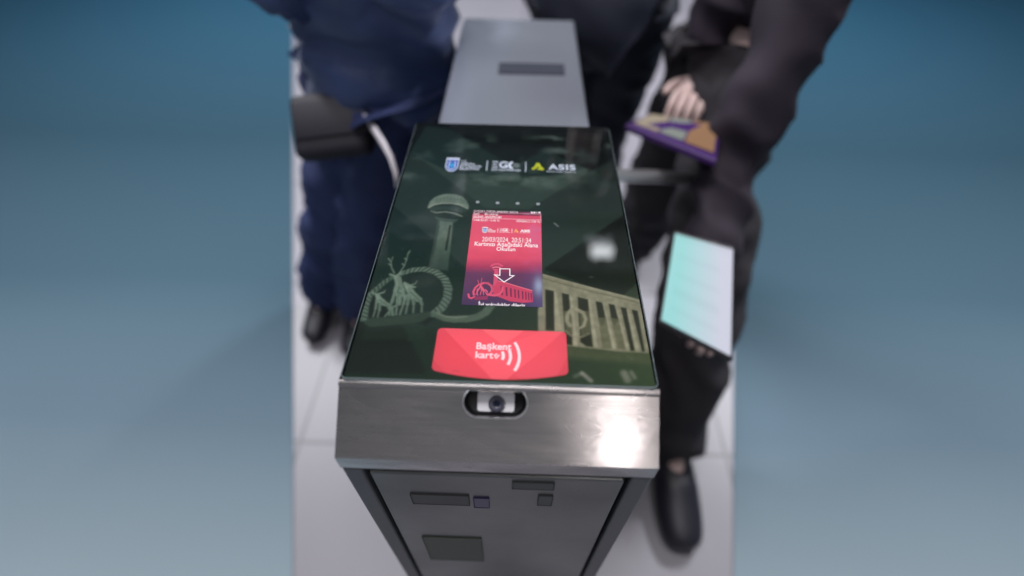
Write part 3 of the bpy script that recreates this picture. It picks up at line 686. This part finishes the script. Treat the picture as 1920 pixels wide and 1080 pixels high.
K.poly(s8([(1340, 165), (1420, 330), (1300, 560), (1000, 600), (900, 560), (1150, 330)]), (234, 76, 98), .6, .0005)
K.line(s8([(340, 520), (395, 522)]), .0006, (120, 30, 50), .6)
K.C *= 0.98; K.C = K.C*.93+K.C.mean(axis=2, keepdims=True)*.10
XZ = ZP+.0003
pts3 = K.build(XZ)
stick = link('card_pad', pts3, STICK, gate, label='glossy coral red card area with curved lower edge')
TZ = XZ+.0001
b8 = cb(780, 590, 4.909)
link('lettering', text_mesh('Başkent', b8(556, 880, 262, 342), TZ, .022), LETTERW, stick); link('lettering', text_mesh('kart', b8(548, 712, 342, 404), TZ, .022), LETTERW, stick)
def arcpts(cx, cy, r, a0, a1, n=14, sy=1.): return [(cx+r*math.cos(math.radians(a0+(a1-a0)*k/n)), cy+sy*r*math.sin(math.radians(a0+(a1-a0)*k/n))) for k in range(n+1)]
link('radio_wave', ribbon(s8(arcpts(738, 380, 66, -34, 34)), .0025, TZ), LETTERW, stick)
link('radio_wave', ribbon(s8(arcpts(738, 385, 132, -26, 36)), .0025, TZ), LETTERW, stick)
link('radio_wave', ribbon(s8(arcpts(735, 388, 216, -37, 37)), .0025, TZ), LETTERW, stick)
link('tick_mark', ribbon(s8([(752, 372), (735, 366), (724, 378), (738, 402), (768, 374)]), .0011, TZ), LETTERW, stick)

# --- glass plate: a clear pane over the print with a darker ground edge
m = bpy.data.materials.new('clear_glass'); m.use_nodes = True; nt = m.node_tree; nt.nodes.clear()
o_ = nt.nodes.new('ShaderNodeOutputMaterial'); mx = nt.nodes.new('ShaderNodeMixShader'); fr = nt.nodes.new('ShaderNodeFresnel'); fr.inputs[0].default_value = 1.52
tr_ = nt.nodes.new('ShaderNodeBsdfTransparent'); gl_ = nt.nodes.new('ShaderNodeBsdfGlossy')
tcg = nt.nodes.new('ShaderNodeTexCoord'); ng = nt.nodes.new('ShaderNodeTexNoise'); ng.inputs['Scale'].default_value = 45; ng.inputs['Detail'].default_value = 6; ng.inputs['Distortion'].default_value = 2
rg = nt.nodes.new('ShaderNodeMapRange'); rg.inputs[1].default_value = .45; rg.inputs[2].default_value = .75; rg.inputs[3].default_value = .015; rg.inputs[4].default_value = .05
nt.links.new(tcg.outputs['Object'], ng.inputs[0]); nt.links.new(ng.outputs[0], rg.inputs[0]); nt.links.new(rg.outputs[0], gl_.inputs['Roughness'])
nt.links.new(fr.outputs[0], mx.inputs[0]); nt.links.new(tr_.outputs[0], mx.inputs[1]); nt.links.new(gl_.outputs[0], mx.inputs[2]); nt.links.new(mx.outputs[0], o_.inputs[0])
gx0, gx1, gy0, gy1 = X0-W/2, X0+W/2, Y0, Y0+LEN
def rr3(x0, x1, y0, y1, r, n=5):
    return [((x0+x1)/2+a, (y0+y1)/2+b) for a, b in rrect((x1-x0)/2, (y1-y0)/2, r, n)]
pane = link('glass_cover', mesh_from([(a, b, 1.0) for a, b in rr3(gx0, gx1, gy0, gy1, .004)], [list(range(24))]), m, gate)
o1 = rr3(gx0, gx1, gy0, gy1, .004); o2 = rr3(gx0-.0006, gx1+.0006, gy0-.0006, gy1+.0006, .0046); n = 24
link('glass_edge', mesh_from([(a, b, 1.0) for a, b in o1]+[(a, b, .9994) for a, b in o2]+[(a, b, .9966) for a, b in o2], [[i, (i+1) % n, n+(i+1) % n, n+i] for i in range(n)]+[[n+i, n+(i+1) % n, 2*n+(i+1) % n, 2*n+i] for i in range(n)]),
     mat('ground_glass_edge', (.20, .26, .27), .25, spec=.8), gate)

# --- cabinet: body, front panel with slot and label, lid, slot, arm
CX0, CX1, CYB = X0-.111, X0+.111, 1.085
body_prof = [(FY+.004, 0), (FY+.004, .939), (CYB, .939), (CYB, .06), (CYB-.03, 0)]
cab = link('cabinet', box_mesh((X0, (FY+.006+CYB)/2, .4695), (.222, CYB-FY-.006, .939), .004), STEEL_DK, gate)
link('front_cheek', box_mesh((X0-.1195, FY+.055, .4695), (.0165, .11, .938), .002), mat('dark_side', (.085, .085, .095), .42, .3), gate)
link('front_cheek', box_mesh((X0+.1195, FY+.055, .4695), (.0165, .11, .938), .002), mat('dark_side', (.085, .085, .095), .42, .3), gate)
link('front_panel', box_mesh((X0, FY+.0035, .465), (.214, .005, .928), .002), mat('front_panel_steel', (.17, .17, .172), .34, .6, noise_amt=.8, nscale=7), gate)
def on_front(px, py):
    d = CA + (px-960)/FPX*CR - (py-540)/FPX*CU; t_ = FY/d.y; return EYE+d*t_
def front_box(name, x0, x1, y0, y1, m_, th=.0012, lab=None):
    a, b = on_front(x0, (y0+y1)/2), on_front(x1, (y0+y1)/2); c_, d = on_front((x0+x1)/2, y0), on_front((x0+x1)/2, y1)
    return link(name, box_mesh(((a.x+b.x)/2, FY+.001-th/2, (c_.z+d.z)/2), (abs(b.x-a.x), th, abs(c_.z-d.z)), .0015), m_, gate, label=lab)
front_box('card_slot', 772, 880, 928, 946, mat('slot_black', (.050, .047, .052), .5))
front_box('status_light', 888, 918, 934, 952, mat('violet_light', (.02, .012, .05), .3, emit=(.03, .02, .09), es=.1))
front_box('lock_plate', 960, 1040, 905, 918, mat('slot_black2', (.055, .058, .058), .5))
front_box('lock_cylinder', 1008, 1036, 930, 948, mat('slot_black2', (.055, .058, .058), .5))
front_box('label_plate', 800, 905, 1008, 1050, mat('olive_plate', (.050, .058, .038), .5))
lidz = .955
link('lid', box_mesh((X0, (BK+.003+CYB)/2, lidz-.0075), (.226, CYB-BK-.003+.01, .016), .004), STEEL_LID, gate)
a = onz(935, 131, lidz); b = onz(1058, 131, lidz); a2 = onz(996, 121, lidz); b2_ = onz(996, 141, lidz)
link('lid_slot', box_mesh(((a.x+b.x)/2, (a2.y+b2_.y)/2, lidz+.0015), (b.x-a.x, abs(a2.y-b2_.y), .003), .001), mat('slot_grey', (.045, .05, .07), .6, spec=.2), gate)
h0 = at(1146, 329, .95); h1 = at(1225, 331, 1.0); h2 = at(1300, 335, 1.06)
h00 = Vector((X0+.111, h0.y-.01, h0.z+.004))
link('barrier_arm', tube_mesh([h00, h0, h1, h2], 0.0125, 20), CHROME, gate, True)
link('arm_hub', tube_mesh([h00-Vector((.004, 0, 0)), h00+Vector((.028, 0, 0))], .030, 28), STEEL_DK, gate, True)
for dy, dz in ((.17, -.26), (-.10, -.28)):
    link('barrier_arm', tube_mesh([h00+Vector((.01, 0, 0)), h00+Vector((.10, dy*.5, dz*.5)), h00+Vector((.16, dy, dz))], .0095, 16), CHROME, gate, True)
link('floor_plate', box_mesh((X0, .63, .004), (.30, .96, .008), .002), STEEL_DK, gate)

# ------------------------------------------------------------------ ceiling lamp that mirrors in the glass
def mirror(px, py, zc):
    p = onz(px, py, 2-zc); return Vector((p.x, p.y, zc))
fz = 3.2
fl = thing('ceiling_light', mirror(1127, 465, fz), 'twin strip ceiling light mirrored in the right of the glass', 'ceiling light')
a, b = mirror(1104, 450, fz), mirror(1149, 450, fz)
LAMP = mat('lamp_white', (1, 1, 1), .5, emit=(.93, .97, 1), es=12)
for y0, y1, m_, nm in ((447, 456, mat('lamp_reflector', (.7, .73, .76), .4, emit=(.9, .95, 1), es=2.2), 'reflector'), (461, 470, LAMP, 'light_tube'), (473, 482, LAMP, 'light_tube')):
    p, q_ = mirror(1128, y0, fz), mirror(1128, y1, fz)
    a, b = mirror(1108 if nm != 'reflector' else 1100, (y0+y1)/2, fz), mirror(1149 if nm != 'reflector' else 1146, (y0+y1)/2, fz)
    link(nm, box_mesh(((a.x+b.x)/2, (p.y+q_.y)/2, fz), (b.x-a.x, abs(p.y-q_.y), .03), .012, 3), m_, fl)
link('bracket', box_mesh(fl.location+Vector((0, .02, .11)), (.10, .20, .17), .006), mat('bracket_paint', (.25, .27, .27), .5), fl)

# ------------------------------------------------------------------ people
def hand_nodes(wrist, d, up, curl=.5, s=1., side=1):
    """palm and five fingers from the wrist; d: direction of the fingers, up: back of the hand"""
    d = Vector(d).normalized(); up = (Vector(up)-d*Vector(up).dot(d)).normalized(); x = d.cross(up)*side
    nodes = [(wrist, .026*s)]; edges = []
    palm = wrist+d*.045*s; nodes.append((palm, (.034*s, .020*s))); edges.append((0, 1))
    for i, (off, ln, r) in enumerate(((-.030, .062, .0085), (-.010, .074, .009), (.010, .080, .0092), (.030, .072, .009))):
        base = wrist+d*.085*s+x*off*s; nodes.append((base, .0115*s)); bi = len(nodes)-1; edges.append((1, bi)); prev = bi; p = base; dd = d.copy()
        for j in range(3):
            ang = curl*(.35+.35*j); dd = (dd*math.cos(ang)-up*math.sin(ang)).normalized(); p = p+dd*ln*s*(.45, .32, .23)[j]
            nodes.append((p, r*s*(1, .92, .8)[j])); edges.append((prev, len(nodes)-1)); prev = len(nodes)-1
    tb_ = wrist+d*.028*s+x*.030*s; nodes.append((tb_, .013*s)); edges.append((1, len(nodes)-1)); prev = len(nodes)-1
    p = tb_+(x*.7+d*.7-up*.2).normalized()*.035*s; nodes.append((p, .0115*s)); edges.append((prev, len(nodes)-1)); prev = len(nodes)-1
    p = p+(x*.2+d*.9-up*.3).normalized()*.03*s; nodes.append((p, .0095*s)); edges.append((prev, len(nodes)-1))
    return nodes, edges
V = Vector
def person(loc, label, J, skinm, jacket, trousers, shoe, hair, hem=.0, fat=1., hands=(), facing=(0, -1), puff=(.018, (9, 9, 12)), group=None, leg=1., shoes=1.):
    """J: joints in world coordinates"""
    root = thing('person', loc, label, 'person', group)
    f = Vector((facing[0], facing[1], 0)).normalized()
    order = ['pelvis', 'belly', 'chest', 'neck', 'chin', 'head', 'crown']
    R = dict(pelvis=.085, belly=.075, chest=.075, neck=.050, chin=.062, head=.088, crown=.06)
    nodes = [(J[k_], R[k_]) for k_ in order]; edges = [(i, i+1) for i in range(6)]
    nodes.append((J['head']+f*.092-Vector((0, 0, .01)), .012)); edges.append((5, 7))
    for s_ in 'LR':
        i0 = len(nodes); nodes += [(J['sh'+s_], .042), (J['el'+s_], .032), (J['wr'+s_], .025)]; edges += [(2, i0), (i0, i0+1), (i0+1, i0+2)]
        dd = (J['wr'+s_]-J['el'+s_]).normalized(); hp = [h for h in hands if h[0] == s_]
        cfg = hp[0] if hp else (s_, dd, f if abs(dd.dot(f)) < .9 else Vector((0, 0, 1)), .5, -1 if s_ == 'L' else 1)
        hn, he = hand_nodes(J['wr'+s_]+dd*.01, cfg[1], cfg[2], cfg[3], 1., cfg[4])
        off = len(nodes)-1
        # the hand's first node joins the wrist
        base = len(nodes); nodes += hn[1:]
        for a_, b_ in he: edges.append((i0+2 if a_ == 0 else base+a_-1, base+b_-1))
        j0 = len(nodes); nodes += [(J['hip'+s_], .075), (J['kn'+s_], .050), (J['an'+s_], .026), (J['to'+s_], .018)]; edges += [(0, j0), (j0, j0+1), (j0+1, j0+2), (j0+2, j0+3)]
    link('body', skin(nodes, edges), skinm, root, True)
    # clothes
    P_ = J['pelvis']; hemp = P_+Vector((0, 0, hem))
    jn = [(J['chest'], (.165*fat, .125*fat)), (J['belly'], (.155*fat, .125*fat)), (hemp, (.150*fat, .130*fat)), (J['chest']*.45+J['neck']*.55, .105), (J['neck']+V((0, 0, .01)), .078)]; je = [(0, 1), (1, 2), (0, 3), (3, 4)]
    for s_ in 'LR':
        i0 = len(jn); m1 = J['el'+s_]*.5+J['sh'+s_]*.5; m2 = J['el'+s_]*.5+J['wr'+s_]*.5
        jn += [(J['sh'+s_], .082*fat), (m1, .070*fat), (J['el'+s_], .064*fat), (m2, .056*fat), (J['wr'+s_]*.93+J['el'+s_]*.07, .044)]
        je += [(0, i0), (i0, i0+1), (i0+1, i0+2), (i0+2, i0+3), (i0+3, i0+4)]
    link('jacket', skin(jn, je, sub=3, puff=puff), jacket, root, True)
    tn = [(P_, (.14*fat, .115*fat))]; te = []
    for s_ in 'LR':
        i0 = len(tn); m1 = J['hip'+s_]*.5+J['kn'+s_]*.5; m2 = J['kn'+s_]*.5+J['an'+s_]*.5
        tn += [(J['hip'+s_], .100*fat), (m1, .088*fat*leg**.5), (J['kn'+s_], .072*leg), (m2, .066*leg), (J['an'+s_]+Vector((0, 0, -.04)), .062)]; te += [(0, i0), (i0, i0+1), (i0+1, i0+2), (i0+2, i0+3), (i0+3, i0+4)]
        d = (J['to'+s_]-J['an'+s_]); d.z = 0; d = d.normalized(); heel = J['an'+s_]-d*.05; heel.z = .035
        an = J['an'+s_].copy(); an.z = .075; to = J['to'+s_].copy(); to.z = .034; mid = (an+to)/2; mid.z = .042
        link('shoe', skin([(q_[0], (q_[1][0]*shoes, q_[1][1]*shoes)) for q_ in [(heel, (.036, .034)), (an, (.044, .042)), (mid, (.046, .040)), (to, (.044, .030)), (to+d*.05, (.030, .022))]], [(0, 1), (1, 2), (2, 3), (3, 4)], root=1), shoe, root, True)
    link('trousers', skin(tn, te, sub=3, puff=(.016*leg, (9, 9, 11))), trousers, root, True)
    # face and hair
    hd = J['head']; sd = Vector((-f.y, f.x, 0))
    bm = bmesh.new(); bmesh.ops.create_uvsphere(bm, u_segments=24, v_segments=16, radius=1)
    for v in bm.verts:
        n0 = noise.noise(v.co*6)*.05
        v.co = Vector((v.co.x*.098, v.co.y*.104, v.co.z*.115))*(1+n0)
    geom = [v for v in bm.verts if v.co.z < -.01 and v.co.to_2d().dot(f.to_2d()) > -.02]
    bmesh.ops.delete(bm, geom=geom, context='VERTS')
    for v in bm.verts: v.co += hd+Vector((0, 0, .030))-f*.014
    mh = bpy.data.meshes.new('hair'); bm.to_mesh(mh); bm.free(); link('hair', mh, hair, root, True)
    for q in (-1, 1):
        bm = bmesh.new(); bmesh.ops.create_uvsphere(bm, u_segments=12, v_segments=8, radius=.011)
        for v in bm.verts: v.co += hd+f*.080+sd*.031*q+Vector((0, 0, .008))
        mh = bpy.data.meshes.new('eye'); bm.to_mesh(mh); bm.free(); link('eye', mh, mat('eye_dark', (.05, .04, .04), .2), root, True)
        bm = bmesh.new(); bmesh.ops.create_uvsphere(bm, u_segments=12, v_segments=8, radius=1)
        for v in bm.verts: v.co = Vector((v.co.x*.016, v.co.y*.016, v.co.z*.03))+hd+sd*.088*q
        mh = bpy.data.meshes.new('ear'); bm.to_mesh(mh); bm.free(); link('ear', mh, skinm, root, True)
    return root
V = Vector
def joints(x, y, face, sh=.18, hgt=1.72, **over):
    f = V((face[0], face[1], 0)).normalized(); r = V((-f.y, f.x, 0)); b = V((x, y, 0)); k_ = hgt/1.72
    J = dict(pelvis=b+V((0, 0, .92*k_)), belly=b+V((0, 0, 1.08*k_)), chest=b+V((0, 0, 1.30*k_)), neck=b+V((0, 0, 1.47*k_)), chin=b+V((0, 0, 1.52*k_))+f*.015, head=b+V((0, 0, 1.61*k_))+f*.02, crown=b+V((0, 0, 1.67*k_)))
    for s_, q in (('L', 1), ('R', -1)):
        J['sh'+s_] = b+r*sh*q+V((0, 0, 1.39*k_)); J['el'+s_] = b+r*(sh+.05)*q+V((0, 0, 1.10*k_))-f*.02; J['wr'+s_] = b+r*(sh+.03)*q+V((0, 0, .86*k_))+f*.08
        J['hip'+s_] = b+r*.09*q+V((0, 0, .88*k_)); J['kn'+s_] = b+r*.10*q+V((0, 0, .48*k_))+f*.03; J['an'+s_] = b+r*.10*q+V((0, 0, .09)); J['to'+s_] = b+r*.12*q+f*.15+V((0, 0, .035))
    for k2, v2 in over.items(): J[k2] = V(v2)
    return J
NAVY = mat('navy_puffer', (.026, .050, .150), .48, noise_amt=.35, nscale=6, sheen=.2)
JEANS = mat('blue_denim', (.013, .024, .092), .8, noise_amt=.3, nscale=8)
DARKC = mat('near_black_wool', (.005, .006, .014), .85, noise_amt=.3, nscale=9)
DARKN = mat('dark_navy_coat', (.006, .009, .024), .8, noise_amt=.3, nscale=9)
MAROON = mat('dark_plum_coat', (.013, .007, .017), .8, noise_amt=.5, nscale=5)
BLKT = mat('charcoal_cloth', (.018, .015, .020), .85, noise_amt=.3, nscale=10)
SHOEM = mat('black_shoe', (.012, .012, .020), .45)
SKN = mat('skin', (.55, .40, .38), .5, noise_amt=.12, nscale=25); HAIR = mat('dark_hair', (.012, .009, .008), .6, bump=.4, bscale=60)
# left: navy puffer jacket beside the gate
JA = joints(-.29, 1.02, (1, .5), sh=.15,
            hipL=(-.35, 1.05, .86), knL=(-.47, 1.07, .46), anL=(-.655, 1.10, .09), toL=(-.66, .97, .035),
            hipR=(-.27, 1.00, .86), knR=(-.37, 1.00, .46), anR=(-.515, 1.04, .09), toR=(-.52, .92, .035),
            elR=(-.19, .96, 1.03), wrR=(-.26, 1.22, 1.04), elL=(-.42, .93, 1.05), wrL=(-.36, 1.16, 1.02))
person((-.34, 1.02, 0), 'person in a navy blue padded jacket standing left of the turnstile', JA, SKN, NAVY, JEANS, SHOEM, HAIR, hem=-.16, fat=1.0, facing=(1, .5), puff=(.035, (7, 7, 13)), leg=1.5)
# dark bag with a pale strap at that person's hip
bag = thing('shoulder_bag', at(625, 235, .98), 'black bag with a pale strap hanging left of the reader', 'bag')
_R = Matrix((CR, CU, -CA)).transposed() @ Matrix.Rotation(.12, 3, 'Z')
link('bag_body', box_mesh(at(624, 236, .975), (.150, .125, .05), .018, 5, rot=_R), mat('bag_black', (.007, .006, .014), .7, noise_amt=.3, bump=.3, bscale=90), bag, True)
link('bag_flap', box_mesh(at(624, 218, .948), (.152, .075, .006), .0028, 2, rot=_R), mat('bag_flap', (.010, .008, .018), .6), bag, True)
link('strap', tube_mesh([at(683, 215, .93), at(700, 240, .92), at(718, 268, .91), at(733, 296, .90), at(742, 325, .90), at(744, 352, .91)], [.003, .006, .006, .005, .004, .003], 10), mat('pale_strap', (.62, .58, .64), .6), bag, True)
# centre right: dark coat
JB = joints(.20, 1.42, (-.3, -1), sh=.16, anL=(.32, 1.66, .09), toL=(.30, 1.54, .035), knL=(.27, 1.50, .47), anR=(.22, 1.70, .09), toR=(.20, 1.58, .035), knR=(.19, 1.52, .47), elL=(.38, 1.40, 1.1), wrL=(.34, 1.42, 1.02), elR=(.02, 1.42, 1.12), wrR=(.06, 1.46, 1.05))
person((.20, 1.42, 0), 'person in a near black coat behind the right side of the turnstile lid', JB, SKN, DARKN, DARKN, SHOEM, HAIR, hem=-.20, fat=1.05, facing=(-.3, -1))
# far right: plum coat, hand holding the purple wallet
wl = thing('wallet', at(1275, 262, 1.0), 'open wallet with purple rim and tan contents held at upper right', 'wallet')
wA, wB, wC, wD_ = at(1172, 232, .97), at(1345, 302, .90), at(1352, 232, .98), at(1215, 214, 1.03)
nrm = (wB-wA).cross(wD_-wA).normalized(); nrm = nrm if nrm.dot(EYE-wA) > 0 else -nrm
link('wallet_cover', prism([wA, wB, wC, wD_], -nrm*.014, .004), mat('purple_leather', (.045, .012, .11), .5), wl)
def mixp(a_, b_): 
    return wA+(wB-wA)*a_+(wD_-wA)*b_*(1-a_)+(wC-wB)*b_*a_
for (a_, b_, c_, d_, m_) in ((.06, .14, .34, .94, mat('tan_lining', (.26, .22, .16), .7)), (.36, .16, .62, .92, mat('grey_note', (.17, .19, .17), .7)), (.64, .14, .95, .92, mat('orange_card', (.22, .12, .06), .6))):
    link('wallet_card', prism([mixp(a_, b_)+nrm*.001, mixp(c_, b_)+nrm*.001, mixp(c_, d_)+nrm*.001, mixp(a_, d_)+nrm*.001], nrm*.002), m_, wl)
# near right: dark sleeve, phone, trouser leg and shoe
ph = [at(1266, 438, .86), at(1374, 468, .84), at(1370, 668, .79), at(1240, 600, .79)]
pc = sum(ph, V((0, 0, 0)))/4
JC = joints(.49, 1.18, (-.8, -.7), sh=.13, wrL=at(1320, 520, .97), elL=at(1362, 330, 1.0), shL=(.55, 1.08, 1.36), wrR=at(1322, 138, 1.12), elR=(.41, 1.16, 1.06), shR=(.42, 1.27, 1.36),
            hipL=(.47, 1.12, .86), knL=(.44, .80, .48), anL=(.425, .56, .09), toL=(.425, .39, .035), hipR=(.44, 1.22, .86), knR=(.43, 1.25, .47), anR=(.42, 1.36, .09), toR=(.36, 1.28, .035))
person((.49, 1.18, 0), 'person in a dark plum coat stepping forward, holding purple wallet and bright phone', JC, SKN, MAROON, BLKT, SHOEM, HAIR, hem=-.04, fat=.88, facing=(-.8, -.7),
       hands=[('L', at(1316, 600, .90)-at(1320, 520, .97), (.2, -.5, .8), .25, -1), ('R', at(1262, 222, 1.02)-at(1322, 138, 1.12), (-.2, -.4, .9), 1.5, 1)], leg=1.3, shoes=1.35)
phone = thing('smartphone', pc, 'phone with a glowing pale cyan screen held at the right edge', 'phone')
pn = (ph[1]-ph[0]).cross(ph[3]-ph[0]).normalized(); pn = pn if pn.dot(EYE-pc) > 0 else -pn
grow = [pc+(p-pc)*1.07 for p in ph]
link('phone_case', prism(grow, -pn*.009, .003), mat('phone_case', (.012, .010, .014), .4), phone)
# pale message rows and dark status strip
# screen with a soft cyan-to-white picture
N = 24; vs = []; cc = []
for j in range(N+1):
    for i in range(N+1):
        a_, b_ = i/N, j/N; p = ph[0]+(ph[1]-ph[0])*a_+(ph[3]-ph[0])*b_*(1-a_)+(ph[2]-ph[1])*b_*a_
        vs.append(p+pn*.0005)
        rowk = .95 if (b_ < .05 or (.12 < (b_*5) % 1 < .36 and .1 < a_ < .8)) else 1.0; c1, c2_ = np.array(lin((160, 218, 218))), np.array(lin((208, 210, 226))); q = min(1, max(0, (a_*1.5-.25))); cc.append(list((c1*(1-q)+c2_*q)*rowk)+[1])
me = mesh_from(vs, [[j*(N+1)+i, j*(N+1)+i+1, (j+1)*(N+1)+i+1, (j+1)*(N+1)+i] for j in range(N) for i in range(N)])
ca = me.color_attributes.new('ink', 'FLOAT_COLOR', 'POINT'); ca.data.foreach_set('color', np.array(cc, np.float32).ravel())
link('phone_screen', me, LCD, phone)
